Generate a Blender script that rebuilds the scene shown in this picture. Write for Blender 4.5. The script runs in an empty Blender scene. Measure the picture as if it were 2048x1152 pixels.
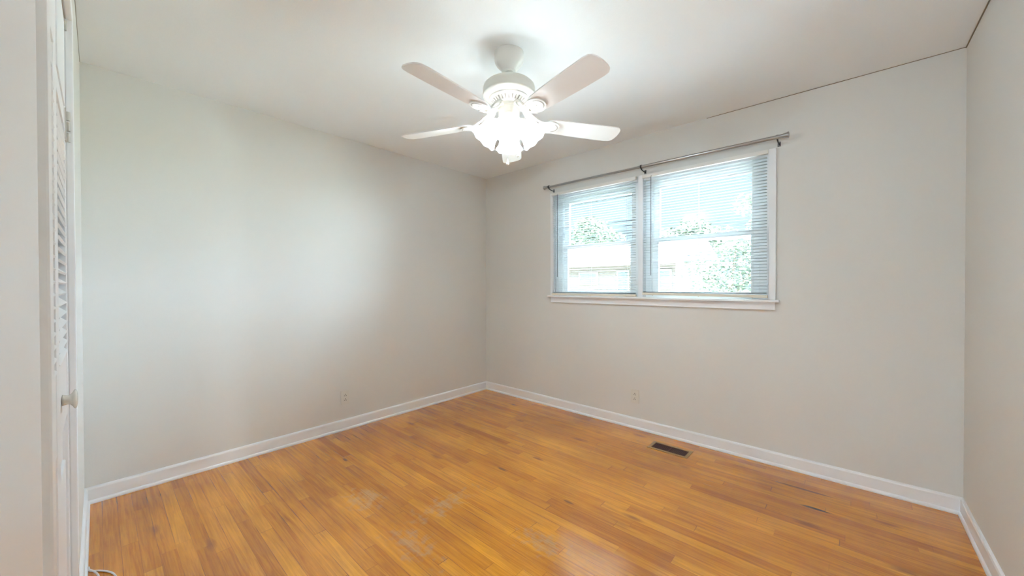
import bpy, bmesh, math, random
from mathutils import Vector, Matrix
PI = math.pi
R = math.radians
sc = bpy.context.scene
COL = sc.collection
random.seed(7)

# ------------------------------------------------------------------ camera
W, L, H = 3.586, 3.085, 2.44          # window wall length (X), side wall length (-Y), ceiling height
def camera():
    yaw, pit, rol, f = 0.733444, 0.008380, -0.0022935, 747.619
    cy, sy, cp, sp = math.cos(yaw), math.sin(yaw), math.cos(pit), math.sin(pit)
    fw = Vector((-sy * cp, cy * cp, -sp))
    rt = Vector((cy, sy, 0.0))
    up = rt.cross(fw)
    if up.z < 0: up = -up
    cr, sr = math.cos(rol), math.sin(rol)
    r2 = cr * rt + sr * up
    u2 = -sr * rt + cr * up
    cd = bpy.data.cameras.new('camera')
    cd.sensor_width = 36.0
    cd.lens = 36.0 * f / 2048.0
    cd.clip_start = 0.01
    cd.clip_end = 300
    o = bpy.data.objects.new('camera', cd)
    COL.objects.link(o)
    m = Matrix((r2, u2, -fw)).transposed().to_4x4()
    m.translation = Vector((3.13614, -3.02917, 1.21038))
    o.matrix_world = m
    sc.camera = o
camera()

# ------------------------------------------------------------------ sky, exposure
world = bpy.data.worlds.new('sky')
sc.world = world
world.use_nodes = True
wn = world.node_tree
wn.nodes.clear()
w_out = wn.nodes.new('ShaderNodeOutputWorld')
w_bg = wn.nodes.new('ShaderNodeBackground')
SKY, GLOW = 0.45, 29.0                      # hazy base sky; bright lobe added out of view on the right to light the left wall
GLOW_DIR = Vector((0.66, 0.66, 0.36)).normalized()
w_tc = wn.nodes.new('ShaderNodeTexCoord')
w_dot = wn.nodes.new('ShaderNodeVectorMath'); w_dot.operation = 'DOT_PRODUCT'
w_dot.inputs[1].default_value = GLOW_DIR
wn.links.new(w_tc.outputs['Generated'], w_dot.inputs[0])
w_mr = wn.nodes.new('ShaderNodeMapRange'); w_mr.interpolation_type = 'SMOOTHSTEP'
w_mr.inputs['From Min'].default_value = 0.72; w_mr.inputs['From Max'].default_value = 0.98
w_mr.inputs['To Min'].default_value = SKY; w_mr.inputs['To Max'].default_value = GLOW
wn.links.new(w_dot.outputs['Value'], w_mr.inputs['Value'])
w_bg.inputs['Color'].default_value = (0.67, 0.84, 1.0, 1)
ZEN = 13.0                                  # the haze is brighter overhead than at the horizon
w_sep = wn.nodes.new('ShaderNodeSeparateXYZ')
wn.links.new(w_tc.outputs['Generated'], w_sep.inputs[0])
w_mz = wn.nodes.new('ShaderNodeMapRange'); w_mz.interpolation_type = 'SMOOTHSTEP'
w_mz.inputs['From Min'].default_value = 0.27; w_mz.inputs['From Max'].default_value = 0.62
w_mz.inputs['To Min'].default_value = 0.0; w_mz.inputs['To Max'].default_value = ZEN
wn.links.new(w_sep.outputs[2], w_mz.inputs['Value'])
w_add = wn.nodes.new('ShaderNodeMath'); w_add.operation = 'ADD'
wn.links.new(w_mr.outputs[0], w_add.inputs[0]); wn.links.new(w_mz.outputs[0], w_add.inputs[1])
wn.links.new(w_add.outputs[0], w_bg.inputs['Strength'])
wn.links.new(w_bg.outputs[0], w_out.inputs[0])
LAMP_W = 4.3
HALL_FILL_W = 200.0
HALL_FILL_COL = (0.80, 0.90, 0.97)
LAMP_COL = (0.70, 0.88, 1.0)
sun = bpy.data.lights.new('sun', 'SUN')
sun.energy = 36.0
sun.angle = R(3)
sun.color = (1.0, 0.96, 0.9)
so = bpy.data.objects.new('sun', sun)
COL.objects.link(so)
so.rotation_euler = (R(12), R(-6), 0)     # high and from behind the room: lights the yard, not the room
sc.view_settings.view_transform = 'Standard'
sc.view_settings.look = 'None'
sc.view_settings.gamma = 1.0
sc.view_settings.use_curve_mapping = False
sc.view_settings.exposure = 1.52
sc.cycles.use_denoising = True
sc.cycles.max_bounces = 14
sc.cycles.diffuse_bounces = 8
sc.cycles.transmission_bounces = 10
sc.cycles.transparent_max_bounces = 24
sc.cycles.caustics_reflective = False
sc.cycles.caustics_refractive = False
sc.cycles.sample_clamp_indirect = 6.0

# ------------------------------------------------------------------ materials
def newmat(name):
    m = bpy.data.materials.new(name)
    m.use_nodes = True
    nt = m.node_tree
    return m, nt, nt.nodes['Principled BSDF']
def N(nt, kind, **kw):
    n = nt.nodes.new(kind)
    for k, v in kw.items(): setattr(n, k, v)
    return n
def math_node(nt, op, a, b=None, c=None):
    n = N(nt, 'ShaderNodeMath', operation=op)
    for i, v in enumerate((a, b, c)):
        if v is None: continue
        if isinstance(v, (int, float)): n.inputs[i].default_value = v
        else: nt.links.new(v, n.inputs[i])
    return n.outputs[0]
def clampn(nt, *a):
    o = math_node(nt, *a)
    o.node.use_clamp = True
    return o
def mixcol(nt, fac, a, b, blend='MIX'):
    n = N(nt, 'ShaderNodeMix', data_type='RGBA', blend_type=blend)
    for s, v in ((n.inputs['Factor'], fac), (n.inputs['A'], a), (n.inputs['B'], b)):
        if isinstance(v, (int, float)): s.default_value = v
        elif isinstance(v, tuple): s.default_value = (*v, 1) if len(v) == 3 else v
        else: nt.links.new(v, s)
    return n.outputs['Result']
def paint(name, col, rough=0.5, bump=0.0, scale=60, var=0.03, metallic=0.0, spec=0.5):
    """painted surface: slight colour mottling plus optional orange-peel bump, both from noise on world position"""
    m, nt, p = newmat(name)
    geo = N(nt, 'ShaderNodeNewGeometry')
    no = N(nt, 'ShaderNodeTexNoise')
    no.inputs['Scale'].default_value = 3.0
    no.inputs['Detail'].default_value = 3.0
    nt.links.new(geo.outputs['Position'], no.inputs['Vector'])
    c = mixcol(nt, no.outputs['Fac'], tuple(x * (1 - var) for x in col), tuple(min(1, x * (1 + var)) for x in col))
    nt.links.new(c, p.inputs['Base Color'])
    p.inputs['Roughness'].default_value = rough
    p.inputs['Metallic'].default_value = metallic
    p.inputs['Specular IOR Level'].default_value = spec
    if bump:
        nb = N(nt, 'ShaderNodeTexNoise')
        nb.inputs['Scale'].default_value = scale
        nt.links.new(geo.outputs['Position'], nb.inputs['Vector'])
        b = N(nt, 'ShaderNodeBump')
        b.inputs['Strength'].default_value = bump
        b.inputs['Distance'].default_value = 0.002
        nt.links.new(nb.outputs['Fac'], b.inputs['Height'])
        nt.links.new(b.outputs[0], p.inputs['Normal'])
    return m

M = {}
M['wall'] = paint('wall paint', (0.705, 0.686, 0.652), 0.75, 0.12, 220, 0.012, spec=0.25)
M['ceiling'] = paint('ceiling paint', (0.86, 0.885, 0.90), 0.9, 0.15, 160, 0.01, spec=0.1)
M['trim'] = paint('white trim paint', (0.83, 0.83, 0.84), 0.35, 0.05, 40, 0.015)
M['door'] = paint('white door paint', (0.82, 0.82, 0.83), 0.4, 0.08, 50, 0.02)
M['seam'] = paint('dirty ceiling seam', (0.22, 0.17, 0.11), 0.9)
M['fan'] = paint('white fan enamel', (0.80, 0.78, 0.74), 0.35, 0.0, 40, 0.01)
M['motor'] = paint('off white motor enamel', (0.70, 0.68, 0.62), 0.35, 0.0, 40, 0.01)
M['blade'] = paint('white blade laminate', (0.78, 0.75, 0.73), 0.45, 0.0, 40, 0.015)
M['slot'] = paint('shadowed slot paint', (0.35, 0.32, 0.28), 0.8)
M['steel'] = paint('brushed steel rod', (0.42, 0.41, 0.40), 0.28, 0.0, 40, 0.05, 1.0)
M['darksteel'] = paint('dark steel bracket', (0.07, 0.07, 0.075), 0.4, 0.0, 40, 0.05, 0.8)
M['vinyl'] = paint('white window vinyl', (0.86, 0.88, 0.89), 0.4, 0.0, 40, 0.01)
M['rail'] = paint('warm lit blind rail', (0.74, 0.67, 0.55), 0.45, 0.0, 40, 0.03)  # white rail with warm room light put into its colour
M['headrail'] = paint('white blind head rail', (0.78, 0.75, 0.71), 0.4, 0.0, 40, 0.01)
M['cord'] = paint('blind cord', (0.75, 0.76, 0.76), 0.8)
M['wand'] = paint('smoky wand plastic', (0.10, 0.11, 0.11), 0.3)
M['plate'] = paint('ivory outlet plastic', (0.69, 0.66, 0.60), 0.35, 0.0, 40, 0.01)
M['hole'] = paint('dark socket holes', (0.03, 0.025, 0.02), 0.7)
M['register'] = paint('tan register enamel', (0.36, 0.21, 0.075), 0.4, 0.05, 60, 0.08)
M['grille'] = paint('dark brown register fins', (0.075, 0.018, 0.016), 0.5)
M['duct'] = paint('dark duct', (0.022, 0.006, 0.006), 0.8)
M['cable'] = paint('white cable sheath', (0.78, 0.74, 0.68), 0.45)
M['knob'] = paint('ivory door knob', (0.74, 0.71, 0.64), 0.25, 0.0, 40, 0.03)
M['hinge'] = paint('worn painted hinge', (0.50, 0.48, 0.44), 0.4, 0.2, 90, 0.25)
M['nickel'] = paint('pull chain metal', (0.75, 0.73, 0.70), 0.3, 0.0, 40, 0.02, 0.9)
M['brick'] = paint('pale brick', (0.09, 0.073, 0.07), 0.9, 0.0, 30, 0.10)
M['roof'] = paint('grey shingles', (0.035, 0.035, 0.038), 0.9, 0.0, 30, 0.12)
M['extwhite'] = paint('exterior white paint', (0.20, 0.20, 0.20), 0.6)
M['extglass'] = paint('dark house panes', (0.10, 0.13, 0.15), 0.1)
M['bark'] = paint('tree bark', (0.16, 0.12, 0.09), 0.9, 0.3, 30, 0.2)
M['leaf'] = paint('tree leaves', (0.058, 0.080, 0.052), 0.6, 0.0, 30, 0.35)
M['leaf2'] = paint('pale tree leaves', (0.095, 0.118, 0.085), 0.6, 0.0, 30, 0.35)
M['concrete'] = paint('pale concrete', (0.78, 0.77, 0.76), 0.9, 0.0, 30, 0.06)
M['carpet'] = paint('pale grey carpet', (0.6, 0.6, 0.6), 0.95, 0.2, 200, 0.05)
M['grass'] = paint('lawn', (0.30, 0.33, 0.26), 0.9, 0.0, 30, 0.25)

def slat_mat():
    m, nt, p = newmat('thin white blind slat')
    tr = N(nt, 'ShaderNodeBsdfTranslucent')
    tr.inputs['Color'].default_value = (0.75, 0.80, 0.80, 1)
    mx = N(nt, 'ShaderNodeMixShader')
    mx.inputs[0].default_value = 0.32
    p.inputs['Base Color'].default_value = (0.80, 0.83, 0.83, 1)
    p.inputs['Roughness'].default_value = 0.45
    out = nt.nodes['Material Output']
    nt.links.new(p.outputs[0], mx.inputs[1])
    nt.links.new(tr.outputs[0], mx.inputs[2])
    nt.links.new(mx.outputs[0], out.inputs[0])
    return m
M['slat'] = slat_mat()

def pane_mat():
    m, nt, p = newmat('clear window glass')
    nt.nodes.remove(p)
    t = N(nt, 'ShaderNodeBsdfTransparent')
    t.inputs['Color'].default_value = (0.93, 0.97, 0.97, 1)
    g = N(nt, 'ShaderNodeBsdfGlossy')
    g.inputs['Roughness'].default_value = 0.02
    fr = N(nt, 'ShaderNodeFresnel')
    fr.inputs['IOR'].default_value = 1.45
    mx = N(nt, 'ShaderNodeMixShader')
    nt.links.new(fr.outputs[0], mx.inputs[0])
    nt.links.new(t.outputs[0], mx.inputs[1])
    nt.links.new(g.outputs[0], mx.inputs[2])
    nt.links.new(mx.outputs[0], nt.nodes['Material Output'].inputs[0])
    return m
M['pane'] = pane_mat()

def shade_mat():
    m, nt, p = newmat('frosted lamp glass')
    tl = N(nt, 'ShaderNodeBsdfTranslucent')
    tl.inputs['Color'].default_value = (0.95, 0.93, 0.92, 1)
    tp = N(nt, 'ShaderNodeBsdfTransparent')
    tp.inputs['Color'].default_value = (1, 0.98, 0.96, 1)
    p.inputs['Base Color'].default_value = (0.9, 0.9, 0.9, 1)
    p.inputs['Roughness'].default_value = 0.3
    a = N(nt, 'ShaderNodeMixShader'); a.inputs[0].default_value = 0.65
    b = N(nt, 'ShaderNodeMixShader'); b.inputs[0].default_value = 0.35
    nt.links.new(p.outputs[0], a.inputs[1])
    nt.links.new(tl.outputs[0], a.inputs[2])
    nt.links.new(a.outputs[0], b.inputs[1])
    nt.links.new(tp.outputs[0], b.inputs[2])
    nt.links.new(b.outputs[0], nt.nodes['Material Output'].inputs[0])
    return m
M['shade'] = shade_mat()

def bulb_mat():
    m, nt, p = newmat('glowing bulb')
    p.inputs['Base Color'].default_value = (0.9, 0.9, 0.9, 1)
    p.inputs['Emission Color'].default_value = (1.0, 0.93, 0.86, 1)
    p.inputs['Emission Strength'].default_value = 6.0
    return m
M['bulb'] = bulb_mat()

def floor_mat():
    """strip oak: boards 57 mm wide along X, random lengths and tones, grain, gaps, knots and worn patches"""
    m, nt, p = newmat('strip oak floor')
    lk = nt.links.new
    geo = N(nt, 'ShaderNodeNewGeometry')
    sep = N(nt, 'ShaderNodeSeparateXYZ')
    lk(geo.outputs['Position'], sep.inputs[0])
    X, Y = sep.outputs[0], sep.outputs[1]
    BW = 0.057
    yr = math_node(nt, 'DIVIDE', Y, BW)
    row = math_node(nt, 'FLOOR', yr)
    fy = math_node(nt, 'FRACT', yr)
    wr = N(nt, 'ShaderNodeTexWhiteNoise', noise_dimensions='1D')
    lk(row, wr.inputs['W'])
    off = math_node(nt, 'MULTIPLY', wr.outputs['Value'], 7.3)
    blen = math_node(nt, 'MULTIPLY_ADD', wr.outputs['Value'], 0.5, 0.62)
    xs = math_node(nt, 'DIVIDE', math_node(nt, 'ADD', X, off), blen)
    # wobble so that boards in a row differ in length
    col_i = math_node(nt, 'FLOOR', xs)
    fx = math_node(nt, 'FRACT', xs)
    comb = N(nt, 'ShaderNodeCombineXYZ')
    lk(row, comb.inputs[0]); lk(col_i, comb.inputs[1])
    wb = N(nt, 'ShaderNodeTexWhiteNoise', noise_dimensions='3D')
    lk(comb.outputs[0], wb.inputs['Vector'])
    ramp = N(nt, 'ShaderNodeValToRGB')
    cr = ramp.color_ramp
    cr.elements[0].position = 0.0;  cr.elements[0].color = (0.498, 0.173, 0.008, 1)
    cr.elements[1].position = 1.0;  cr.elements[1].color = (0.748, 0.323, 0.020, 1)
    e = cr.elements.new(0.12); e.color = (0.591, 0.223, 0.011, 1)
    e = cr.elements.new(0.55); e.color = (0.667, 0.263, 0.014, 1)
    lk(wb.outputs['Value'], ramp.inputs[0])
    # grain, stretched along the board and shifted per board
    gv = N(nt, 'ShaderNodeCombineXYZ')
    lk(math_node(nt, 'MULTIPLY', X, 3.2), gv.inputs[0])
    lk(math_node(nt, 'MULTIPLY', Y, 70.0), gv.inputs[1])
    lk(math_node(nt, 'MULTIPLY', wb.outputs['Value'], 40.0), gv.inputs[2])
    gn = N(nt, 'ShaderNodeTexNoise')
    gn.inputs['Scale'].default_value = 1.0; gn.inputs['Detail'].default_value = 6.0
    gn.inputs['Roughness'].default_value = 0.6; gn.inputs['Distortion'].default_value = 0.8
    lk(gv.outputs[0], gn.inputs['Vector'])
    gr = N(nt, 'ShaderNodeValToRGB')
    gr.color_ramp.elements[0].position = 0.32; gr.color_ramp.elements[0].color = (0.60, 0.48, 0.36, 1)
    gr.color_ramp.elements[1].position = 0.62; gr.color_ramp.elements[1].color = (1, 1, 1, 1)
    lk(gn.outputs['Fac'], gr.inputs[0])
    c = mixcol(nt, 0.8, ramp.outputs[0], gr.outputs[0], 'MULTIPLY')
    # big cloudy tone drift
    bn = N(nt, 'ShaderNodeTexNoise')
    bn.inputs['Scale'].default_value = 1.7; bn.inputs['Detail'].default_value = 4.0
    lk(geo.outputs['Position'], bn.inputs['Vector'])
    br = N(nt, 'ShaderNodeValToRGB')
    br.color_ramp.elements[0].position = 0.3; br.color_ramp.elements[0].color = (0.80, 0.72, 0.64, 1)
    br.color_ramp.elements[1].position = 0.7; br.color_ramp.elements[1].color = (1.15, 1.15, 1.15, 1)
    lk(bn.outputs['Fac'], br.inputs[0])
    c = mixcol(nt, 1.0, c, br.outputs[0], 'MULTIPLY')
    # little knots scattered over the boards
    kv = N(nt, 'ShaderNodeCombineXYZ')
    lk(math_node(nt, 'MULTIPLY', X, 3.0), kv.inputs[0])
    lk(math_node(nt, 'MULTIPLY', Y, 9.0), kv.inputs[1])
    vo = N(nt, 'ShaderNodeTexVoronoi')
    vo.inputs['Scale'].default_value = 1.0
    lk(kv.outputs[0], vo.inputs['Vector'])
    vsep = N(nt, 'ShaderNodeSeparateColor')
    lk(vo.outputs['Color'], vsep.inputs[0])
    rare = math_node(nt, 'GREATER_THAN', vsep.outputs[0], 0.68)
    kd = N(nt, 'ShaderNodeMapRange')
    kd.inputs['From Min'].default_value = 0.04; kd.inputs['From Max'].default_value = 0.22
    kd.inputs['To Min'].default_value = 0.75; kd.inputs['To Max'].default_value = 0.0
    lk(math_node(nt, 'ADD', vo.outputs['Distance'], math_node(nt, 'MULTIPLY_ADD', gn.outputs['Fac'], 0.25, -0.13)), kd.inputs['Value'])
    c = mixcol(nt, math_node(nt, 'MULTIPLY', rare, kd.outputs[0]), c, (0.22, 0.075, 0.015))
    # particular marks: (x, y, half length, half width, colour, amount)
    marks = [(3.000, -0.449, 0.070, 0.016, (0.040, 0.020, 0.009), 0.9, 0),
             (2.925, -0.250, 0.130, 0.012, (0.12, 0.045, 0.013), 0.8, 0),
             (1.529, -0.984, 0.050, 0.016, (0.20, 0.065, 0.013), 0.8, 0),
             (0.548, -1.889, 0.030, 0.012, (0.15, 0.06, 0.015), 0.8, 0),
             (1.45, -1.26, 0.045, 0.014, (0.17, 0.065, 0.016), 0.8, 0),
             (1.98, -1.28, 0.030, 0.010, (0.13, 0.05, 0.014), 0.7, 0),
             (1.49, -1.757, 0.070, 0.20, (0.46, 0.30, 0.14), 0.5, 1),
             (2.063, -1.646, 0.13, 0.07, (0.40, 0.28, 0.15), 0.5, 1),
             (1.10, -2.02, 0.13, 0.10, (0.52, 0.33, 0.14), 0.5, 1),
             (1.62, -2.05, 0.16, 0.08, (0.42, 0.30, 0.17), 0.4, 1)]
    sn = N(nt, 'ShaderNodeTexNoise')
    sn.inputs['Scale'].default_value = 19.0; sn.inputs['Detail'].default_value = 5.0; sn.inputs['Roughness'].default_value = 0.65
    lk(geo.outputs['Position'], sn.inputs['Vector'])
    for (mx, my, hl, hw, mc, amt, soft) in marks:
        dx = math_node(nt, 'DIVIDE', math_node(nt, 'SUBTRACT', X, mx), hl)
        dy = math_node(nt, 'DIVIDE', math_node(nt, 'SUBTRACT', Y, my), hw)
        d = math_node(nt, 'SQRT', math_node(nt, 'ADD', math_node(nt, 'MULTIPLY', dx, dx), math_node(nt, 'MULTIPLY', dy, dy)))
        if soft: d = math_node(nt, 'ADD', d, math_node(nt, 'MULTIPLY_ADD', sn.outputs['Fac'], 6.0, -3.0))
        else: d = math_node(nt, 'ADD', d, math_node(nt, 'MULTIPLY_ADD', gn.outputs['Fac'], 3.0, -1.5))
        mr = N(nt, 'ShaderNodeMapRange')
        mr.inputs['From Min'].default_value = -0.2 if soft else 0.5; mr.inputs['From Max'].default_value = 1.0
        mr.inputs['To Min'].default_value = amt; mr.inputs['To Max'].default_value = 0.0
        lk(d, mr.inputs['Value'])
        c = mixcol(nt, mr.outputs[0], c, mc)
    # gaps between the boards
    ey = math_node(nt, 'MINIMUM', fy, math_node(nt, 'SUBTRACT', 1.0, fy))
    ex = math_node(nt, 'MULTIPLY', math_node(nt, 'MINIMUM', fx, math_node(nt, 'SUBTRACT', 1.0, fx)), 14.0)
    gapw = math_node(nt, 'MULTIPLY_ADD', wr.outputs['Value'], 0.022, 0.008)
    gy = math_node(nt, 'LESS_THAN', ey, gapw)
    gx = math_node(nt, 'LESS_THAN', ex, 0.022)
    gap = math_node(nt, 'MAXIMUM', gy, gx)
    sn2 = N(nt, 'ShaderNodeTexNoise')
    sn2.inputs['Scale'].default_value = 4.5; sn2.inputs['Detail'].default_value = 2.0
    lk(geo.outputs['Position'], sn2.inputs['Vector'])
    gs = math_node(nt, 'MULTIPLY', gap, clampn(nt, 'MULTIPLY_ADD', sn2.outputs['Fac'], 2.6, -0.85))
    c = mixcol(nt, gs, c, (0.13, 0.045, 0.012))
    lk(c, p.inputs['Base Color'])
    rr = math_node(nt, 'MULTIPLY_ADD', bn.outputs['Fac'], 0.18, 0.10)
    lk(rr, p.inputs['Roughness'])
    p.inputs['Specular IOR Level'].default_value = 0.5
    p.inputs['Coat Weight'].default_value = 0.6
    p.inputs['Coat Roughness'].default_value = 0.14
    bp = N(nt, 'ShaderNodeBump')
    bp.inputs['Strength'].default_value = 0.18; bp.inputs['Distance'].default_value = 0.001
    hh = math_node(nt, 'SUBTRACT', math_node(nt, 'MULTIPLY', gn.outputs['Fac'], 0.25), gap)
    lk(hh, bp.inputs['Height'])
    lk(bp.outputs[0], p.inputs['Normal'])
    return m
M['floor'] = floor_mat()

# ------------------------------------------------------------------ mesh helpers
def new(): return bmesh.new()
def obj(name, bm, mat, parent=None, smooth=False, loc=None, rot=None):
    bmesh.ops.recalc_face_normals(bm, faces=bm.faces[:])
    me = bpy.data.meshes.new(name)
    bm.to_mesh(me); bm.free()
    if smooth:
        for p in me.polygons: p.use_smooth = True
    o = bpy.data.objects.new(name, me)
    COL.objects.link(o)
    for m in (mat if isinstance(mat, (list, tuple)) else [mat]): me.materials.append(m)
    if parent: o.parent = parent
    if loc is not None: o.location = loc
    if rot is not None: o.rotation_euler = rot
    return o
def auto_smooth(o, ang=35):
    me = o.data
    bm = bmesh.new(); bm.from_mesh(me)
    for e in bm.edges:
        if len(e.link_faces) == 2 and e.calc_face_angle(0) > R(ang): e.smooth = False
    for f in bm.faces: f.smooth = True
    bm.to_mesh(me); bm.free()
    return o
def box(bm, x0, x1, y0, y1, z0, z1, bevel=0.0, mtx=None):
    t = bmesh.new()
    bmesh.ops.create_cube(t, size=1.0)
    bmesh.ops.scale(t, vec=(abs(x1 - x0), abs(y1 - y0), abs(z1 - z0)), verts=t.verts)
    bmesh.ops.translate(t, vec=((x0 + x1) / 2, (y0 + y1) / 2, (z0 + z1) / 2), verts=t.verts)
    if bevel: bmesh.ops.bevel(t, geom=t.edges[:], offset=bevel, segments=2, profile=0.7, affect='EDGES')
    if mtx: bmesh.ops.transform(t, matrix=mtx, verts=t.verts)
    join(bm, t)
def join(bm, t, mtx=None, mat=None):
    if mtx: bmesh.ops.transform(t, matrix=mtx, verts=t.verts)
    vm = {v: bm.verts.new(v.co) for v in t.verts}
    for f in t.faces:
        try: nf = bm.faces.new([vm[v] for v in f.verts])
        except ValueError: continue
        nf.smooth = f.smooth
        nf.material_index = f.material_index if mat is None else mat
    t.free()
def lathe(bm, prof, n=48, mtx=None, ripple=None):
    """prof: list of (radius, z) turned about Z; ripple(i_profile, angle) -> (radius factor, dz)"""
    t = bmesh.new()
    rings = []
    for i, (r, z) in enumerate(prof):
        ring = []
        if r < 1e-5: ring = [t.verts.new((0, 0, z))]
        else:
            for k in range(n):
                a = 2 * PI * k / n
                fr, dz = ripple(i, a) if ripple else (1, 0)
                ring.append(t.verts.new((r * fr * math.cos(a), r * fr * math.sin(a), z + dz)))
        rings.append(ring)
    for a, b in zip(rings, rings[1:]):
        for k in range(n):
            k2 = (k + 1) % n
            if len(a) == 1 and len(b) == 1: continue
            if len(a) == 1: t.faces.new((a[0], b[k], b[k2]))
            elif len(b) == 1: t.faces.new((a[k], a[k2], b[0]))
            else: t.faces.new((a[k], a[k2], b[k2], b[k]))
    join(bm, t, mtx)
def tube(bm, pts, r, n=10, caps=True):
    pts = [Vector(p) for p in pts]
    rr = r if isinstance(r, (list, tuple)) else [r] * len(pts)
    rings = []
    up = Vector((0, 0, 1))
    for i, p in enumerate(pts):
        d = (pts[min(i + 1, len(pts) - 1)] - pts[max(i - 1, 0)]).normalized()
        s = d.cross(up)
        if s.length < 1e-3: s = d.cross(Vector((1, 0, 0)))
        s.normalize(); q = s.cross(d).normalized()
        rings.append([bm.verts.new(p + rr[i] * (math.cos(2 * PI * k / n) * s + math.sin(2 * PI * k / n) * q)) for k in range(n)])
    for a, b in zip(rings, rings[1:]):
        for k in range(n): bm.faces.new((a[k], a[(k + 1) % n], b[(k + 1) % n], b[k]))
    if caps: bm.faces.new(rings[0]); bm.faces.new(rings[-1])
def prism(bm, poly, z0, z1, mtx=None):
    t = bmesh.new()
    a = [t.verts.new((x, y, z0)) for x, y in poly]
    b = [t.verts.new((x, y, z1)) for x, y in poly]
    t.faces.new(a); t.faces.new(b)
    for k in range(len(poly)): t.faces.new((a[k], a[(k + 1) % len(poly)], b[(k + 1) % len(poly)], b[k]))
    join(bm, t, mtx)
def spline(pts, n=8):
    """Catmull-Rom through the points"""
    P = [Vector(p) for p in pts]
    P = [2 * P[0] - P[1]] + P + [2 * P[-1] - P[-2]]
    out = []
    for i in range(1, len(P) - 2):
        for k in range(n):
            t = k / n
            a, b, c, d = P[i - 1:i + 3]
            out.append(0.5 * ((2 * b) + (c - a) * t + (2 * a - 5 * b + 4 * c - d) * t * t + (3 * b - a - 3 * c + d) * t ** 3))
    out.append(P[-2])
    return out
def tag(o, label=None, cat=None, group=None, kind=None):
    for k, v in (('label', label), ('category', cat), ('group', group), ('kind', kind)):
        if v: o[k] = v
    return o
def thing(name, label, cat, loc=(0, 0, 0), rotz=0.0, group=None, kind=None):
    o = bpy.data.objects.new(name, None)
    o.empty_display_size = 0.1
    COL.objects.link(o)
    o.location = loc; o.rotation_euler = (0, 0, rotz)
    return tag(o, label, cat, group, kind)
def dup(o, parent=None):
    c = o.copy(); COL.objects.link(c)
    if parent: c.parent = parent
    for ch in list(o.children): dup(ch, c)
    return c
def struct(name, bm, mat, label, cat):
    return tag(obj(name, bm, mat), label, cat, kind='structure')

# ------------------------------------------------------------------ room shell
T = 0.14
OX0, OX1, OZ0, OZ1 = 0.978, 2.735, 1.092, 2.113        # window opening
CX0, CX1, CZ1 = 1.486, 2.287, 1.965                    # closet opening
DX0, DX1, DZ1 = 2.80, 3.52, 2.03                       # entry doorway
HX1, HY0 = 5.60, -L - 1.55                             # unseen hallway added behind the camera to bounce fill light
b = new(); box(b, -T, W + T, -L - 0.80, T, -0.12, 0.0)
b2 = new(); box(b2, 2.40, HX1 + 0.1, HY0 - 0.1, -L - 0.80, -0.12, 0.0); box(b2, W + T, HX1 + 0.1, -L - 0.80, -L, -0.12, 0.0)
struct('floor_hall', b2, M['carpet'], 'pale grey floor of the unseen hallway added for fill light', 'floor')  # grey keeps the added hallway's bounce neutral
struct('floor', b, M['floor'], 'honey coloured strip oak floor with worn patches', 'floor')
b = new(); box(b, -T, W + T, -L - 0.80, T, H, H + 0.12); box(b, 2.40, HX1 + 0.1, HY0 - 0.1, -L - 0.80, H, H + 0.12); box(b, W + T, HX1 + 0.1, -L - 0.80, -L, H, H + 0.12)
struct('ceiling', b, M['ceiling'], 'flat white painted ceiling', 'ceiling')
b = new(); box(b, -T, 0, -L - 0.80, T, 0, H)
struct('wall_left', b, M['wall'], 'pale off white wall left of the corner', 'wall')
b = new(); box(b, W, W + T, -L, T, 0, H)
struct('wall_right', b, M['wall'], 'pale off white wall at the right edge', 'wall')
b = new()
box(b, 0, OX0, 0, T, 0, H); box(b, OX1, W, 0, T, 0, H)
box(b, OX0, OX1, 0, T, 0, OZ0); box(b, OX0, OX1, 0, T, OZ1, H)
struct('wall_back', b, M['wall'], 'beige wall with the wide window', 'wall')
b = new()
box(b, 0, CX0, -L - 0.10, -L, 0, H); box(b, CX1, DX0, -L - 0.10, -L, 0, H)
box(b, DX1, W + T, -L - 0.10, -L, 0, H)
box(b, CX0, CX1, -L - 0.10, -L, CZ1, H); box(b, DX0, DX1, -L - 0.10, -L, DZ1, H)
struct('wall_front', b, M['wall'], 'wall with the closet door at the left edge', 'wall')
b = new(); box(b, 0, CX1 + 0.12, -L - 0.80, -L - 0.70, 0, H)
box(b, CX0 - 0.20, CX0 - 0.12, -L - 0.70, -L - 0.10, 0, H); box(b, CX1 + 0.12, CX1 + 0.20, -L - 0.70, -L - 0.10, 0, H)
struct('wall_closet', b, M['wall'], 'closet interior walls behind the louvered door', 'wall')

b = new()
box(b, CX1 + 0.20, CX1 + 0.26, HY0, -L - 0.10, 0, H); box(b, CX1 + 0.20, HX1, HY0 - 0.1, HY0, 0, H)
box(b, HX1, HX1 + 0.1, HY0 - 0.1, -L, 0, H); box(b, W + T, HX1, -L - 0.10, -L, 0, H)
struct('wall_hall', b, M['ceiling'], 'white walls of the unseen hallway added to bounce fill light', 'wall')

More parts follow.
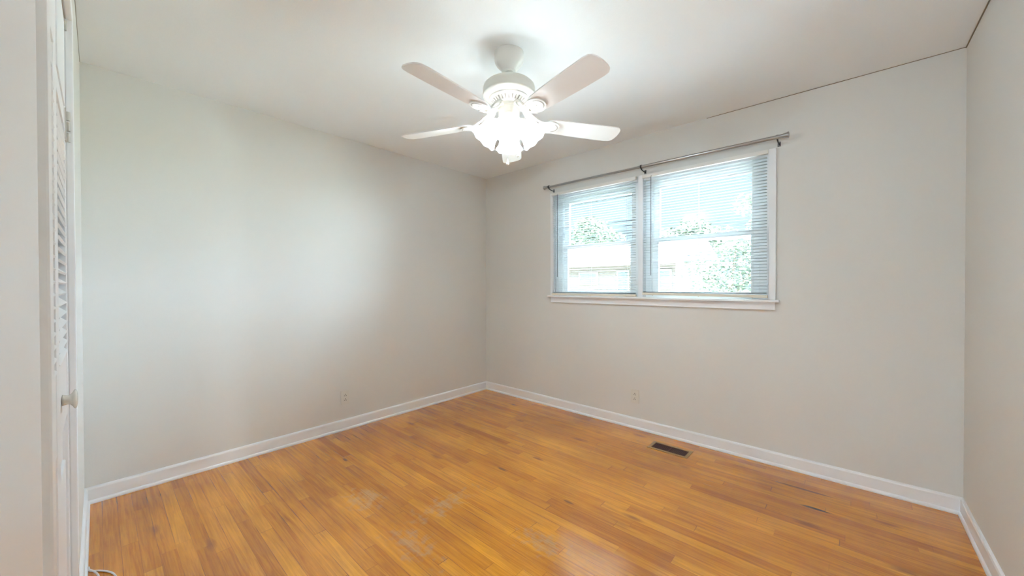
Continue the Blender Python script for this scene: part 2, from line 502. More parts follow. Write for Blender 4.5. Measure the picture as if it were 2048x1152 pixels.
# baseboards: board with eased top plus a quarter-round shoe
def baseboard(name, p0, p1, inward, label):
    """runs p0 -> p1 along the wall face; profile measured inward"""
    prof = [(0, 0), (0.021, 0), (0.021, 0.008), (0.018, 0.015), (0.0135, 0.019), (0.0125, 0.019), (0.0125, 0.078), (0.0095, 0.086), (0.004, 0.0895), (0, 0.090)]
    p0, p1, n = Vector((*p0, 0)), Vector((*p1, 0)), Vector((*inward, 0))
    d = (p1 - p0).normalized()
    b = new()
    A = [b.verts.new(p0 + n * q + d * q + Vector((0, 0, z))) for q, z in prof]
    B = [b.verts.new(p1 + n * q - d * q + Vector((0, 0, z))) for q, z in prof]
    b.faces.new(A); b.faces.new(B)
    for k in range(len(prof)): b.faces.new((A[k], A[(k + 1) % len(prof)], B[(k + 1) % len(prof)], B[k]))
    return struct(name, b, M['trim'], label, 'baseboard')
baseboard('baseboard_left', (0, -L), (0, 0), (1, 0), 'white baseboard along the left wall')
baseboard('baseboard_back', (0, 0), (W, 0), (0, -1), 'white baseboard under the window wall')
baseboard('baseboard_right', (W, 0), (W, -L), (-1, 0), 'white baseboard along the right wall')
baseboard('baseboard_front', (0, -L), (CX0 - 0.052, -L), (0, 1), 'short white baseboard beside the closet door')

# ceiling seams, grimy caulk lines
b = new(); box(b, W - 0.004, W, -L, 0, H - 0.005, H)
struct('trim_1', b, M['seam'], 'dark grimy seam where right wall meets ceiling', 'trim')
b = new(); box(b, 2.35, W - 0.004, -0.0025, 0, H - 0.003, H)
struct('trim_2', b, M['seam'], 'thin dark seam above the window wall', 'trim')
b = new(); box(b, 0, DX0, -L, -L + 0.002, H - 0.003, H)
struct('trim_3', b, M['slot'], 'thin grey seam above the closet wall', 'trim')

# ------------------------------------------------------------------ closet and doorway casings
b = new()
CP = 0.014
box(b, CX1, CX1 + 0.050, -L, -L + CP, 0, CZ1 + 0.05, 0.003)
box(b, CX0 - 0.052, CX0, -L, -L + CP, 0, CZ1 + 0.05, 0.003)
box(b, CX0, CX1, -L, -L + CP, CZ1, CZ1 + 0.05, 0.003)
box(b, CX1 - 0.004, CX1, -L - 0.10, -L, 0, CZ1)        # jamb liners
box(b, CX0, CX0 + 0.004, -L - 0.10, -L, 0, CZ1)
struct('trim_4', b, M['trim'], 'white casing around the louvered closet door', 'trim')
b = new()
box(b, 2.495, DX0, -L, -L + 0.0145, 0, DZ1 + 0.2, 0.0015)
box(b, DX1, W, -L, -L + 0.0145, 0, DZ1 + 0.2, 0.0015)
box(b, DX0, DX1, -L, -L + 0.0145, DZ1, DZ1 + 0.2, 0.0015)
struct('trim_5', b, M['trim'], 'broad white door casing at the left edge', 'trim')

# hallway fill lamp added unseen behind the camera as fill for the room
hl = thing('hall_fill_lamp', 'white fill lamp added unseen in the hallway to brighten the room', 'fill lamp', (4.9, -L - 0.40, H))
b = new(); lathe(b, [(0, 0), (0.06, 0), (0.06, -0.02), (0.02, -0.03), (0, -0.03)], 32)
obj('ceiling_rose', b, M['fan'], hl, True)
b = new(); tube(b, [(0, 0, -0.02), (0, 0, -0.62)], 0.004, 8)
obj('cord', b, M['cord'], hl, True)
b = new(); lathe(b, [(0.02, -0.60), (0.05, -0.62), (0.10, -0.66), (0.14, -0.72), (0.15, -0.78)], 32)
obj('lamp_shade', b, M['shade'], hl, True)
ld = bpy.data.lights.new('hall_fill_light', 'POINT')
ld.energy = HALL_FILL_W; ld.color = HALL_FILL_COL; ld.shadow_soft_size = 0.05
lo = bpy.data.objects.new('hall_fill_light', ld); COL.objects.link(lo)
lo.parent = hl; lo.location = (0, 0, -0.74)

# unseen open door leaf, added to block the hall lamp's direct beam
d2 = thing('door_beam_block', 'white slab door added unseen in the hallway to block the lamp beam', 'door', (DX1 - 0.02, -L - 0.105, 0), kind='structure')
b = new(); box(b, -0.036, 0.0, -0.71, -0.004, 0.008, DZ1 - 0.003, 0.002)
obj('door_slab', b, M['door'], d2)
b = new(); lathe(b, [(0, 0), (0.028, 0), (0.028, 0.006), (0.010, 0.010), (0.010, 0.022), (0.022, 0.028), (0.025, 0.038), (0.018, 0.046), (0, 0.048)], 24,
                 Matrix.Translation((-0.036, -0.65, 0.96)) @ Matrix.Rotation(-PI / 2, 4, 'Y'))
obj('door_handle', b, M['nickel'], d2, True)

# ------------------------------------------------------------------ louvered bifold closet door
d1 = thing('door_1', 'white louvered bifold closet door with round ivory knob', 'door', (0, -L, 0), kind='structure')
def leaf(x0, x1, side):
    Y0, Y1 = -0.030, -0.001
    lf = new()
    st = 0.042
    box(lf, x0, x0 + st, Y0, Y1, 0.012, CZ1 - 0.008, 0.002)
    box(lf, x1 - st, x1, Y0, Y1, 0.012, CZ1 - 0.008, 0.002)
    for z0, z1 in ((0.012, 0.16), (0.86, 1.03), (1.655, CZ1 - 0.008)):
        box(lf, x0 + st, x1 - st, Y0 + 0.002, Y1 - 0.001, z0, z1, 0.0015)
    o = obj('leaf', lf, M['door'], d1)
    lv = new()
    z = 1.045
    while z < 1.645:
        mt = Matrix.Translation(((x0 + x1) / 2, (Y0 + Y1) / 2, z)) @ Matrix.Rotation(R(-42), 4, 'X')
        box(lv, -(x1 - x0) / 2 + st, (x1 - x0) / 2 - st, -0.019, 0.019, -0.003, 0.003, 0.001, mt)
        z += 0.0262
    obj('louver_slats', lv, M['door'], o)
    pn = new()
    box(pn, x0 + st, x1 - st, Y0 + 0.009, Y1 - 0.010, 0.15, 0.87)
    box(pn, x0 + st + 0.02, x1 - st - 0.02, Y0 + 0.006, Y1 - 0.004, 0.19, 0.74, 0.004)
    obj('raised_panel', pn, M['door'], o)
    cap = new()
    box(cap, x0 + st + 0.012, x1 - st - 0.012, Y1 - 0.003, Y1 + 0.002, 1.70, 1.93, 0.002)
    obj('top_panel', cap, M['door'], o)
    return o
XM = 1.888
leaf(XM + 0.002, CX1 - 0.006, 1)
fl = leaf(CX0 + 0.007, XM - 0.002, -1)
b = new()
KM = Matrix.Translation((1.775, -0.001, 0.943)) @ Matrix.Rotation(-PI / 2, 4, 'X')
lathe(b, [(0, 0), (0.0125, 0), (0.0115, 0.004), (0.0105, 0.009), (0.0115, 0.0125), (0.016, 0.016), (0.0215, 0.0185), (0.0225, 0.020), (0.0205, 0.0225), (0.012, 0.024), (0, 0.0245)], 32, KM)
obj('knob', b, M['knob'], d1, True)
for zc in (1.66, 0.26):
    b = new()
    for k in (-1, 0, 1):
        tube(b, [(CX0 + 0.006, 0.0035, zc + k * 0.030 - 0.012), (CX0 + 0.006, 0.0035, zc + k * 0.030 + 0.012)], 0.0052, 12)
    box(b, CX0 + 0.008, CX0 + 0.034, -0.001, 0.0012, zc - 0.045, zc + 0.045, 0.0004)
    obj('hinge', b, M['hinge'], d1)
b = new(); box(b, CX0 + 0.016, CX0 + 0.022, -0.002, 0.004, 1.925, 1.952, 0.001)
obj('pivot_catch', b, M['hinge'], d1)

# ------------------------------------------------------------------ window
b = new()
CS = 0.018
box(b, 0.937, OX0, -CS, 0.0, 1.105, 2.113, 0.003)
box(b, 1.834, 1.874, -CS, 0.0, 1.105, 2.113, 0.003)
box(b, OX1, 2.776, -CS, 0.0, 1.105, 2.113, 0.003)
box(b, OX0, 1.834, -0.001, 0.02, 2.07, 2.113, 0.001); box(b, 1.874, OX1, -0.001, 0.02, 2.07, 2.113, 0.001)
# jamb liners through the wall
for x0, x1 in ((OX0, OX0 + 0.012), (OX1 - 0.012, OX1), (1.834, 1.874)): box(b, x0, x1, 0.0, T, OZ0, OZ1)
box(b, OX0, OX1, 0.0, T, OZ1 - 0.012, OZ1)
struct('trim_6', b, M['trim'], 'white painted casing around the double window', 'trim')
b = new()
box(b, 0.922, 2.797, -0.054, 0.0, 1.0915, 1.1070, 0.004)
box(b, OX0, OX1, 0.0, T + 0.03, 1.0915, 1.1070)
struct('trim_7', b, M['trim'], 'white window sill ledge under both blinds', 'window sill')
b = new()
box(b, 0.940, 2.772, -0.016, 0.0, 1.038, 1.0915, 0.002)
box(b, 0.940, 2.772, -0.019, -0.014, 1.038, 1.046, 0.002)
struct('trim_8', b, M['trim'], 'white apron board below the window sill', 'trim')

def window_unit(name, x0, x1, label):
    w = thing(name, label, 'window', ((x0 + x1) / 2, 0.0, 1.1070), kind='structure')
    cx, hz = (x0 + x1) / 2, 1.1070
    hw = (x1 - x0) / 2
    top = OZ1 - 0.012 - hz
    def rect(bm, hx, z0, z1, wd, wt, wb, y0, y1):
        box(bm, -hx, -hx + wd, y0, y1, z0, z1, 0.002); box(bm, hx - wd, hx, y0, y1, z0, z1, 0.002)
        box(bm, -hx + wd, hx - wd, y0, y1, z1 - wt, z1, 0.002); box(bm, -hx + wd, hx - wd, y0, y1, z0, z0 + wb, 0.002)
    b = new(); rect(b, hw, 0, top, 0.050, 0.065, 0.018, 0.045, 0.125)
    obj('window_frame', b, M['vinyl'], w)
    for nm, z0, z1, y0, y1 in (('upper_sash', 0.440, top - 0.060, 0.085, 0.112), ('lower_sash', 0.016, 0.488, 0.055, 0.082)):
        b = new(); rect(b, hw - 0.048, z0, z1, 0.052, 0.036, 0.030, y0, y1)
        s = obj(nm, b, M['vinyl'], w)
        b = new()
        gx, ym = hw - 0.098, (y0 + y1) / 2
        box(b, -gx, gx, ym - 0.002, ym + 0.002, z0 + 0.028, z1 - 0.034)
        obj('pane', b, M['pane'], s)
    for sx in (-0.5, 0.5):
        b = new()
        box(b, sx * hw - 0.028, sx * hw + 0.028, 0.060, 0.080, 0.487, 0.493, 0.002)
        tube(b, [(sx * hw - 0.020, 0.070, 0.497), (sx * hw + 0.022, 0.066, 0.499)], 0.006, 10)
        obj('sash_lock', b, M['vinyl'], w)
    return w
window_unit('window_1', OX0 + 0.012, 1.834, 'narrower left sash window behind the blind')
window_unit('window_2', 1.874, OX1 - 0.012, 'wider right sash window behind the blind')

# ------------------------------------------------------------------ venetian blinds
def blind(x0, x1, wand_x, ztop, zbot, tilt, lean, label):
    cx = (x0 + x1) / 2
    hw = (x1 - x0) / 2
    bl = thing('window_blind', label, 'blind', (cx, -0.035, zbot), group='white mini blinds in the double window')
    b = new()
    zt = ztop - zbot
    box(b, -hw, hw, -0.016, 0.010, zt - 0.026, zt, 0.002)
    obj('head_rail', b, M['headrail'], bl)
    b = new()
    pitch = 0.0208
    z = 0.034
    n = int((zt - 0.032 - z) / pitch)
    for zz in [0.0215, 0.0240, 0.0265, 0.029] + [z + k * pitch for k in range(1, n + 1)]:   # a few spare slats lie on the rail
        t = bmesh.new()
        rows = []
        for j in range(5):
            s = -0.0122 + 0.0244 * j / 4
            crown = 0.0016 * (1 - (s / 0.0122) ** 2)
            y = s * math.cos(tilt) - crown * math.sin(tilt)
            h = s * math.sin(tilt) + crown * math.cos(tilt)
            sag = random.uniform(-0.0006, 0.0006)
            rows.append((t.verts.new((-hw + 0.006, y, zz + h + sag)), t.verts.new((hw - 0.006, y, zz + h + sag))))
        for a, c in zip(rows, rows[1:]):
            f = t.faces.new((a[0], a[1], c[1], c[0])); f.smooth = True
        bmesh.ops.solidify(t, geom=t.faces[:], thickness=0.0004)
        join(b, t)
    obj('slats', b, M['slat'], bl)
    b = new(); box(b, -hw, hw, -0.015, 0.013, 0.0, 0.019, 0.004)
    br = obj('bottom_rail', b, M['rail'], bl)
    br.rotation_euler = (0, lean, 0)
    for f in (-0.80, 0.0, 0.80):
        b = new()
        for y in (-0.0135, 0.0130): tube(b, [(f * hw, y, 0.012), (f * hw, y, zt - 0.024)], 0.0007, 6)
        obj('ladder_cord', b, M['cord'], bl)
        b = new(); lathe(b, [(0, -0.004), (0.004, -0.004), (0.005, 0.0), (0.003, 0.002), (0, 0.002)], 12, Matrix.Translation((f * hw, -0.006, -0.001)))
        obj('cord_button', b, M['rail'], br)
    b = new()
    tube(b, [(wand_x - cx, -0.021, zt - 0.030), (wand_x - cx, -0.021, 1.285 - zbot)], 0.0026, 8)
    tube(b, [(wand_x - cx, -0.021, zt - 0.034), (wand_x - cx, -0.015, zt - 0.016)], 0.0018, 6)
    obj('tilt_wand', b, M['wand'], bl)
    return bl
blind(0.972, 1.826, 1.046, 2.103, 1.1105, R(-4), 0.0, 'narrower white mini blind over the left window')
blind(1.880, 2.734, 1.956, 2.103, 1.1230, R(-4), R(0.55), 'wider white mini blind over the right window')

# ------------------------------------------------------------------ curtain rod
RZ, RY = 2.160, -0.085
rod = thing('curtain_rod', 'brushed steel curtain rod on three brackets above the window', 'curtain rod', (1.89, 0, RZ))
b = new(); tube(b, [(0.945 - 1.89, RY, 0), (0.0, RY, 0)], 0.0092, 16)
auto_smooth(obj('inner_tube', b, M['steel'], rod))
b = new(); tube(b, [(-0.03, RY, 0), (2.815 - 1.89, RY, 0)], 0.0115, 16)
auto_smooth(obj('outer_tube', b, M['steel'], rod))
for x, s in ((0.948, -1), (2.812, 1)):
    b = new()
    lathe(b, [(0, 0), (0.012, 0), (0.0125, 0.006), (0.013, 0.014), (0.0155, 0.024), (0.0185, 0.031), (0.0195, 0.035), (0.018, 0.038), (0.010, 0.040), (0, 0.0405)], 24,
          Matrix.Translation((x - 1.89, RY, 0)) @ Matrix.Rotation(s * PI / 2, 4, 'Y'))
    auto_smooth(obj('finial', b, M['steel'], rod), 50)
for x in (0.968, 1.888, 2.790):
    xx = x - 1.89
    b = new()
    box(b, xx - 0.008, xx + 0.008, -0.004, 0.0, -0.040, -0.008, 0.001)
    tube(b, spline([(xx, -0.003, -0.028), (xx, -0.03, -0.026), (xx, RY + 0.014, -0.022), (xx, RY, -0.016)], 5), 0.0042, 8)
    br = obj('bracket', b, M['darksteel'], rod)
    b = new()
    n = 20
    ring = [(0.0145 * math.cos(2 * PI * k / n), 0.0145 * math.sin(2 * PI * k / n)) for k in range(n)]
    prism(b, ring, -0.006, 0.006, Matrix.Translation((xx, RY, 0)) @ Matrix.Rotation(PI / 2, 4, 'Y'))
    obj('clamp_ring', b, M['steel'] if x > 2 else M['darksteel'], br)
    for dz in (-0.015, -0.035):
        b = new(); lathe(b, [(0, 0.003), (0.003, 0.0025), (0.0042, 0)], 10, Matrix.Translation((xx, -0.004, dz)) @ Matrix.Rotation(PI / 2, 4, 'X'))
        obj('screw', b, M['steel'], br)

# ------------------------------------------------------------------ outlets
def outlet(loc, rotz, label):
    o = thing('wall_outlet', label, 'outlet', loc, rotz, 'duplex wall outlets')
    b = new(); box(b, -0.035, 0.035, -0.006, 0.0, -0.0575, 0.0575, 0.0025)
    obj('cover_plate', b, M['plate'], o)
    for s in (-1, 1):
        b = new()
        poly = []
        for k in range(28):
            a = 2 * PI * k / 28
            poly.append((0.0172 * math.cos(a), max(-0.0145, min(0.0145, 0.0172 * math.sin(a)))))
        mt = Matrix.Translation((0, -0.006, s * 0.0195)) @ Matrix.Rotation(PI / 2, 4, 'X')
        prism(b, poly, -0.001, 0.002, mt)
        rc = obj('receptacle', b, M['plate'], o)
        z0 = s * 0.0195
        for sx in (-1, 1):
            b = new(); box(b, sx * 0.0064 - 0.0018, sx * 0.0064 + 0.0018, -0.0086, -0.0078, z0 - 0.008, z0 - 0.0003)
            obj('socket_slot', b, M['hole'], rc)
        b = new(); lathe(b, [(0, 0.0006), (0.0033, 0.0006), (0.0033, 0)], 12, Matrix.Translation((0, -0.008, z0 + 0.007)) @ Matrix.Rotation(PI / 2, 4, 'X'))
        obj('ground_hole', b, M['hole'], rc)
    b = new(); lathe(b, [(0, 0.0014), (0.0024, 0.0010), (0.0032, 0)], 12, Matrix.Translation((0, -0.006, 0)) @ Matrix.Rotation(PI / 2, 4, 'X'))
    obj('screw', b, M['plate'], o)
outlet((1.801, 0, 0.268), 0, 'ivory duplex outlet on the beige wall below the window')
outlet((0, -1.645, 0.271), PI / 2, 'ivory duplex outlet low on the left wall')

# ------------------------------------------------------------------ floor register
vx, vy = 2.166, -0.229
rg = thing('floor_register', 'brown metal floor register set in the oak near the baseboard', 'floor vent', (vx, vy, 0))
b = new()
HX, HY, IX, IY = 0.140, 0.071, 0.119, 0.049
for x0, x1, y0, y1 in ((-HX, HX, IY, HY), (-HX, HX, -HY, -IY), (-HX, -IX, -IY, IY), (IX, HX, -IY, IY)):
    box(b, x0, x1, y0, y1, 0.0, 0.004, 0.0012)
obj('frame', b, M['register'], rg)
b = new(); box(b, -IX, IX, -IY, IY, 0.0, 0.0008)
obj('duct_opening', b, M['duct'], rg)
b = new()
n = 24
for k in range(n):
    x = -IX + (k + 0.5) * 2 * IX / n
    mt = Matrix.Translation((x, 0, 0.0021)) @ Matrix.Rotation(R(24), 4, 'Y')
    box(b, -0.0022, 0.0022, -IY, IY, -0.0006, 0.0006, 0, mt)
box(b, -0.003, 0.003, -IY, IY, 0.0006, 0.0036)
obj('fins', b, M['grille'], rg)
b = new(); box(b, IX - 0.012, IX - 0.006, 0.012, 0.030, 0.0030, 0.0075, 0.001)
obj('damper_lever', b, M['grille'], rg)

# ------------------------------------------------------------------ cable on the floor
b = new()
tube(b, spline([(0.735, -3.063, 0.012), (0.755, -3.058, 0.004), (0.785, -3.030, 0.0035), (0.820, -3.006, 0.0035), (0.862, -2.990, 0.0035), (0.92, -2.985, 0.0035),
                (0.985, -2.998, 0.0035), (1.02, -3.03, 0.0035), (0.99, -3.056, 0.0035), (0.91, -3.050, 0.0035), (0.84, -3.035, 0.008), (0.79, -3.045, 0.0095), (0.765, -3.0595, 0.014)], 8), 0.0034, 8)
tag(obj('cable', b, M['cable'], None, True), 'white cable loop lying on the oak floor at the closet wall', 'cable')

# ------------------------------------------------------------------ ceiling fan
FX, FY = 1.787, -1.552
fan = thing('ceiling_fan', 'white five blade ceiling fan with four lit tulip shades', 'ceiling fan', (FX, FY, H))
def Z(z): return z - H
b = new()
lathe(b, [(0, 0), (0.079, 0), (0.080, -0.004), (0.079, -0.030), (0.076, -0.044), (0.067, -0.060), (0.052, -0.076), (0.040, -0.088), (0.036, -0.096), (0.030, -0.098), (0, -0.098)], 48)
auto_smooth(obj('canopy', b, M['fan'], fan), 40)
b = new()
lathe(b, [(0, Z(2.350)), (0.022, Z(2.350)), (0.022, Z(2.338)), (0.0135, Z(2.332)), (0.0135, Z(2.300)), (0.021, Z(2.294)), (0.026, Z(2.280)), (0, Z(2.280))], 24)
auto_smooth(obj('downrod', b, M['fan'], fan), 40)
b = new()
for a in (0.6, 2.17, 3.74, 5.31):
    box(b, -0.004, 0.004, 0.0125, 0.024, Z(2.352) - 0.006, Z(2.352) + 0.004, 0.001, Matrix.Rotation(a, 4, 'Z'))
obj('hanger_slots', b, M['slot'], fan)
b = new()
lathe(b, [(0, Z(2.284)), (0.055, Z(2.284)), (0.100, Z(2.281)), (0.124, Z(2.274)), (0.135, Z(2.263)), (0.1385, Z(2.250)), (0.1385, Z(2.222)), (0.1395, Z(2.220)), (0.1395, Z(2.214)), (0.137, Z(2.210)), (0.120, Z(2.203)), (0.104, Z(2.200)), (0, Z(2.200))], 64)
auto_smooth(obj('motor_housing', b, M['motor'], fan), 40)
b = new()
lathe(b, [(0, Z(2.204)), (0.106, Z(2.204)), (0.105, Z(2.194)), (0.098, Z(2.189)), (0.070, Z(2.166)), (0.064, Z(2.164)), (0, Z(2.164))], 64)
vent = auto_smooth(obj('vented_cone', b, M['fan'], fan), 30)
b = new()
sl = Vector((0.098, 0, Z(2.189))) - Vector((0.070, 0, Z(2.166)))
ang = math.atan2(sl.z, sl.x)
for k in range(30):
    a = 2 * PI * k / 30
    mt = Matrix.Rotation(a, 4, 'Z') @ Matrix.Translation((0.084, 0, Z(2.1775))) @ Matrix.Rotation(-ang, 4, 'Y')
    tri = [(-0.011, -0.0012), (0.011, -0.0040), (0.011, 0.0040), (-0.011, 0.0012)] if k % 2 else [(-0.011, -0.0034), (0.011, -0.0010), (0.011, 0.0010), (-0.011, 0.0034)]
    prism(b, tri, -0.0012, 0.0003, mt)
obj('vent_slits', b, M['slot'], vent)
b = new()
lathe(b, [(0, Z(2.166)), (0.060, Z(2.166)), (0.060, Z(2.150)), (0.0545, Z(2.149)), (0.0545, Z(2.146)), (0.056, Z(2.145)), (0.0555, Z(2.108)), (0.052, Z(2.102)), (0.040, Z(2.094)), (0, Z(2.094))], 48)
auto_smooth(obj('switch_housing', b, M['motor'], fan), 40)

# blades and irons
PH0 = R(-13.5)
BR = 0.655
def blade_outline():
    pts = []
    for k in range(9):                                 # rounded tip
        a = -PI / 2 + PI * k / 8
        ca, sa = math.cos(a), math.sin(a)
        pts.append((BR - 0.050 + 0.050 * (abs(ca) ** 0.7), 0.066 * (abs(sa) ** 0.75) * (1 if sa >= 0 else -1)))
    pts += [(0.50, 0.0655), (0.36, 0.062), (0.25, 0.056), (0.215, 0.046), (0.205, 0.028)]
    pts += [(0.205, -0.028), (0.215, -0.046), (0.25, -0.056), (0.36, -0.062), (0.50, -0.0655)]
    return pts
PITCH = R(12)
ZB = Z(2.080)
def tilt(z): return Matrix.Translation((0, 0, z)) @ Matrix.Rotation(-PITCH, 4, 'X')
blade0 = None
for k in range(5):
    if blade0 is None:
        b = new(); prism(b, blade_outline(), 0.0, 0.006, tilt(ZB))
        bl = blade0 = obj('blade', b, M['blade'], fan)
        b = new()
        # root clamp, arm and spade plate under the blade
        tube(b, spline([(0.050, 0, Z(2.158)), (0.085, 0, Z(2.152)), (0.120, 0, Z(2.120)), (0.150, 0, Z(2.088)), (0.185, 0, ZB - 0.006)], 5), [0.013] * 8 + [0.012] * 8 + [0.010] * 5, 10)
        spade = []
        for q in range(17):
            a = -PI * 0.5 + PI * q / 16
            spade.append((0.225 + 0.062 * math.cos(a), 0.050 * math.sin(a)))
        spade += [(0.190, 0.040), (0.165, 0.022), (0.150, 0.013), (0.150, -0.013), (0.165, -0.022), (0.190, -0.040)]
        prism(b, spade, -0.007, -0.0005, tilt(ZB))
        for sy in (-1, 1):
            tube(b, spline([(0.085, sy * 0.012, Z(2.145)), (0.115, sy * 0.030, Z(2.118)), (0.150, sy * 0.036, Z(2.090)), (0.195, sy * 0.036, ZB - 0.006 - sy * 0.036 * math.sin(PITCH))], 5), 0.0055, 8)
        ir = iron0 = obj('blade_iron', b, M['fan'], fan)
        b = new()
        arc = []
        for q in range(13):
            a = -PI * 0.36 + PI * 0.72 * q / 12
            arc.append((0.228 + 0.050 * math.cos(a), 0.039 * math.sin(a)))
        for q in range(12, -1, -1):
            a = -PI * 0.36 + PI * 0.72 * q / 12
            arc.append((0.228 + 0.044 * math.cos(a), 0.034 * math.sin(a)))
        prism(b, arc, -0.0078, -0.0072, tilt(ZB))
        extra0 = [obj('groove', b, M['slot'], ir)]
        for dx, dy in ((0.195, -0.022), (0.195, 0.022), (0.235, 0)):
            b = new()
            lathe(b, [(0, -0.0095), (0.003, -0.009), (0.0042, -0.007)], 10, tilt(ZB) @ Matrix.Translation((dx, dy, 0)))
            extra0.append(obj('screw', b, M['nickel'], ir))
    else:
        bl = blade0.copy(); COL.objects.link(bl); bl.parent = fan
        ir = iron0.copy(); COL.objects.link(ir); ir.parent = fan
        for e0 in extra0:
            e1 = e0.copy(); COL.objects.link(e1); e1.parent = ir
    bl.rotation_euler = (0, 0, PH0 + k * 2 * PI / 5)
    ir.rotation_euler = (0, 0, PH0 + k * 2 * PI / 5)

# light kit
b = new()
lathe(b, [(0, Z(2.096)), (0.044, Z(2.096)), (0.047, Z(2.088)), (0.043, Z(2.070)), (0.030, Z(2.056)), (0.014, Z(2.048)), (0.010, Z(2.036)), (0, Z(2.034))], 40)
auto_smooth(obj('light_fitter', b, M['fan'], fan), 50)
DOWN = R(50)
for k in range(4):
    az = R(132.0) + k * PI / 2
    rad = Vector((math.cos(az), math.sin(az), 0))
    ax = (rad * math.cos(DOWN) + Vector((0, 0, -math.sin(DOWN)))).normalized()
    base = rad * 0.052 + Vector((0, 0, Z(2.086)))
    rotm = ax.to_track_quat('Z', 'Y').to_matrix().to_4x4()
    mt = Matrix.Translation(base) @ rotm
    b = new()
    tube(b, spline([rad * 0.030 + Vector((0, 0, Z(2.074))), rad * 0.042 + Vector((0, 0, Z(2.083))), base, base + ax * 0.012], 4), 0.009, 10)
    lathe(b, [(0, 0.004), (0.020, 0.004), (0.029, 0.010), (0.0305, 0.022), (0.0285, 0.024), (0, 0.024)], 24, mt)
    sk = auto_smooth(obj('lamp_socket', b, M['fan'], fan), 50)
    b = new()
    prof = [(0.0275, 0.012), (0.0285, 0.020), (0.034, 0.030), (0.043, 0.045), (0.0495, 0.062), (0.0525, 0.080), (0.0555, 0.098), (0.0620, 0.114), (0.0720, 0.128), (0.0770, 0.133)]
    def rip(i, a):
        s = max(0.0, (i - 4) / 5.0) ** 2
        return 1 + 0.016 * s * math.cos(8 * a), 0.0028 * s * math.cos(8 * a)
    lathe(b, prof, 64, mt, rip)
    sh = obj('lamp_shade', b, M['shade'], fan, True)
    so_ = sh.modifiers.new('thickness', 'SOLIDIFY'); so_.thickness = 0.0025; so_.offset = 1
    b = new()
    lathe(b, [(0.012, 0.022), (0.013, 0.034), (0.020, 0.048), (0.0235, 0.062), (0.021, 0.076), (0.012, 0.085), (0, 0.088)], 24, mt)
    bu = obj('bulb', b, M['bulb'], sh, True)
    ld = bpy.data.lights.new('bulb_light', 'POINT')
    ld.energy = LAMP_W
    ld.color = LAMP_COL
    ld.shadow_soft_size = 0.012
    lo = bpy.data.objects.new('bulb_light', ld)
    COL.objects.link(lo)
    lo.parent = fan
    lo.location = base + ax * 0.104

# pull chains with drop pendants
for (dx, dy, zt, zb, r0) in ((0.040, 0.026, 2.100, 1.895, 1.0), (0.022, -0.036, 2.100, 1.842, 1.0)):
    b = new()
    tube(b, [(dx, dy, Z(zt)), (dx, dy, Z(zb) + 0.024)], 0.0009, 6)
    ch = obj('pull_chain', b, M['nickel'], fan)
    b = new()
    lathe(b, [(0, 0.028), (0.0022, 0.026), (0.0030, 0.020), (0.0058, 0.011), (0.0080, 0.003), (0.0078, -0.002), (0.0050, -0.006), (0, -0.007)], 20, Matrix.Translation((dx, dy, Z(zb))))
    obj('pendant', b, M['fan'], ch, True)

# ------------------------------------------------------------------ outside the window
GZ = -0.45
b = new(); box(b, -60, 60, 0.6, 80, GZ - 0.3, GZ)
struct('ground', b, M['grass'], 'washed out lawn beyond the window', 'lawn')
b = new(); box(b, -6, 9, 0.16, 6.0, GZ, GZ + 0.04)  # slab added out of view, bounces sunlight up to the ceiling
struct('ground_bounce', b, M['concrete'], 'pale concrete patio added unseen below the window to light the ceiling', 'bounce slab')
hs = thing('house', 'pale brick house across the lawn seen through the blinds', 'house', (-6.4, 16, GZ))
b = new(); box(b, -4.2, 3.2, 0, 6.5, 0, 2.85)
obj('house_wall', b, M['brick'], hs)
b = new()
t = bmesh.new()
rv = [t.verts.new(v) for v in ((-4.7, -0.5, 2.8), (3.7, -0.5, 2.8), (3.7, 7, 2.8), (-4.7, 7, 2.8), (-4.7, 3.25, 4.3), (3.7, 3.25, 4.3))]
for f in ((0, 1, 5, 4), (2, 3, 4, 5), (0, 4, 3), (1, 2, 5), (0, 3, 2, 1)): t.faces.new([rv[i] for i in f])
join(b, t)
obj('roof', b, M['roof'], hs)
b = new(); box(b, -4.72, 3.72, -0.52, -0.44, 2.68, 2.86)
obj('fascia', b, M['extwhite'], hs)
for x0, x1, z0, z1 in ((-2.2, -1.1, 1.70, 2.30), (0.2, 0.75, 1.3, 2.35), (2.45, 2.95, 1.5, 2.35)):
    b = new()
    box(b, x0 - 0.08, x0, -0.05, 0.0, z0 - 0.08, z1 + 0.08); box(b, x1, x1 + 0.08, -0.05, 0.0, z0 - 0.08, z1 + 0.08)
    box(b, x0, x1, -0.05, 0.0, z1, z1 + 0.08); box(b, x0, x1, -0.05, 0.0, z0 - 0.08, z0)
    wf = obj('window', b, M['extwhite'], hs)
    b = new(); box(b, x0, x1, -0.02, -0.005, z0, z1)
    obj('pane', b, M['extglass'], wf)

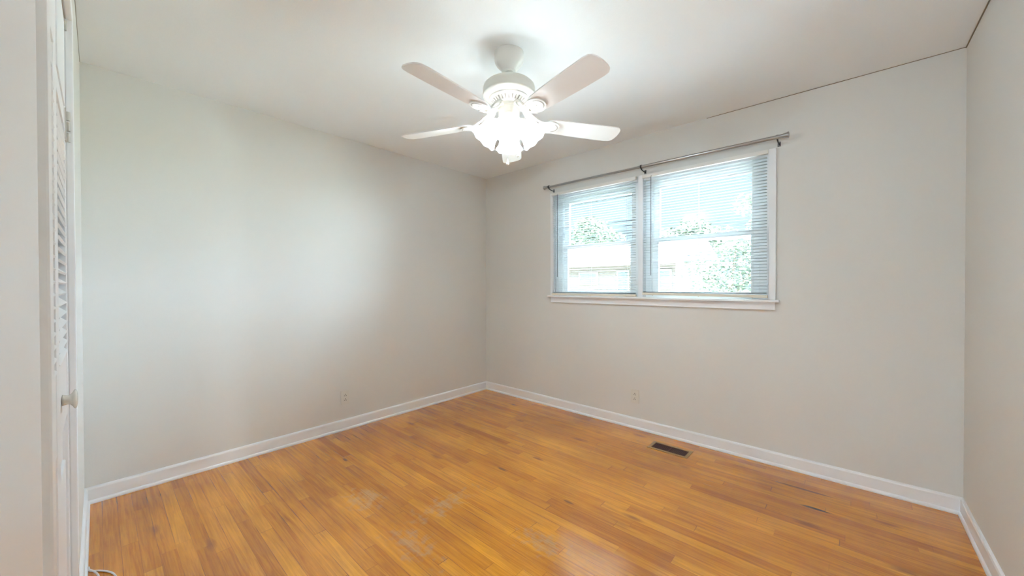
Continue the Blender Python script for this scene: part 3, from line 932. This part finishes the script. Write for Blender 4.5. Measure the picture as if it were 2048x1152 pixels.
def tree(loc, trunk_h, blobs, n_leaf, leaf, mat, label, seed, cat='tree'):
    rnd = random.Random(seed)
    t = thing('tree' if cat == 'tree' else 'shrub', label, cat, loc)
    b = new()
    tube(b, [(0, 0, -0.05), (0.03, 0.02, trunk_h * 0.5), (0, 0, trunk_h)], [0.11, 0.085, 0.06], 8)
    for (x, y, z, r) in blobs: tube(b, [(0, 0, trunk_h * 0.85), (x * 0.5, y * 0.5, (trunk_h + z) / 2), (x, y, z)], [0.05, 0.035, 0.015], 6)
    obj('trunk', b, M['bark'], t)
    b = new()
    tot = sum(r ** 2 for *_, r in blobs)
    for (x, y, z, r) in blobs:
        for _ in range(int(n_leaf * r * r / tot)):
            d = Vector((rnd.gauss(0, 1), rnd.gauss(0, 1), rnd.gauss(0, 1))).normalized() * r * rnd.random() ** 0.45
            d.z *= 0.8
            c = Vector((x, y, z)) + d
            u = Vector((rnd.gauss(0, 1), rnd.gauss(0, 1), rnd.gauss(0, 0.5))).normalized()
            v = u.cross(Vector((rnd.gauss(0, 1), rnd.gauss(0, 1), rnd.gauss(0, 1)))).normalized()
            s = leaf * rnd.uniform(0.6, 1.3)
            b.faces.new([b.verts.new(c + q) for q in (-u * s, -v * s * 0.45, u * s, v * s * 0.45)])
    obj('foliage', b, mat, t)
    return t
tree((1.05, 7.0, GZ), 1.5, [(0.0, 0, 1.75, 0.75), (-0.65, 0.2, 1.9, 0.55), (0.65, 0, 2.1, 0.7), (0.1, 0.1, 2.5, 0.5), (0.9, 0, 1.3, 0.6), (-0.2, -0.2, 1.2, 0.55)], 5200, 0.052, M['leaf'], 'small leafy yard tree low in the right window', 3)
tree((2.557, 4.0, GZ), 2.2, [(-0.62, 0, 2.95, 0.24), (-0.48, 0, 2.60, 0.20), (0.1, 0, 3.0, 0.5), (0.45, 0.15, 2.7, 0.5)], 2200, 0.045, M['leaf'], 'taller tree with a branch reaching in from the right', 5)
tree((-14.6, 27, GZ), 3.2, [(-1.9, 0, 5.4, 1.9), (0.6, 0, 6.2, 1.8), (2.3, 0, 5.2, 1.5), (0.0, 0, 7.0, 1.2)], 2600, 0.20, M['leaf2'], 'broad pale tree rising behind the brick house', 8)
tree((-6.0, 27, GZ), 3.0, [(-1.6, 0, 5.0, 1.4), (0.4, 0, 5.6, 1.4), (2.2, 0, 4.8, 1.4)], 2200, 0.20, M['leaf2'], 'distant pale tree right of the brick house', 9)
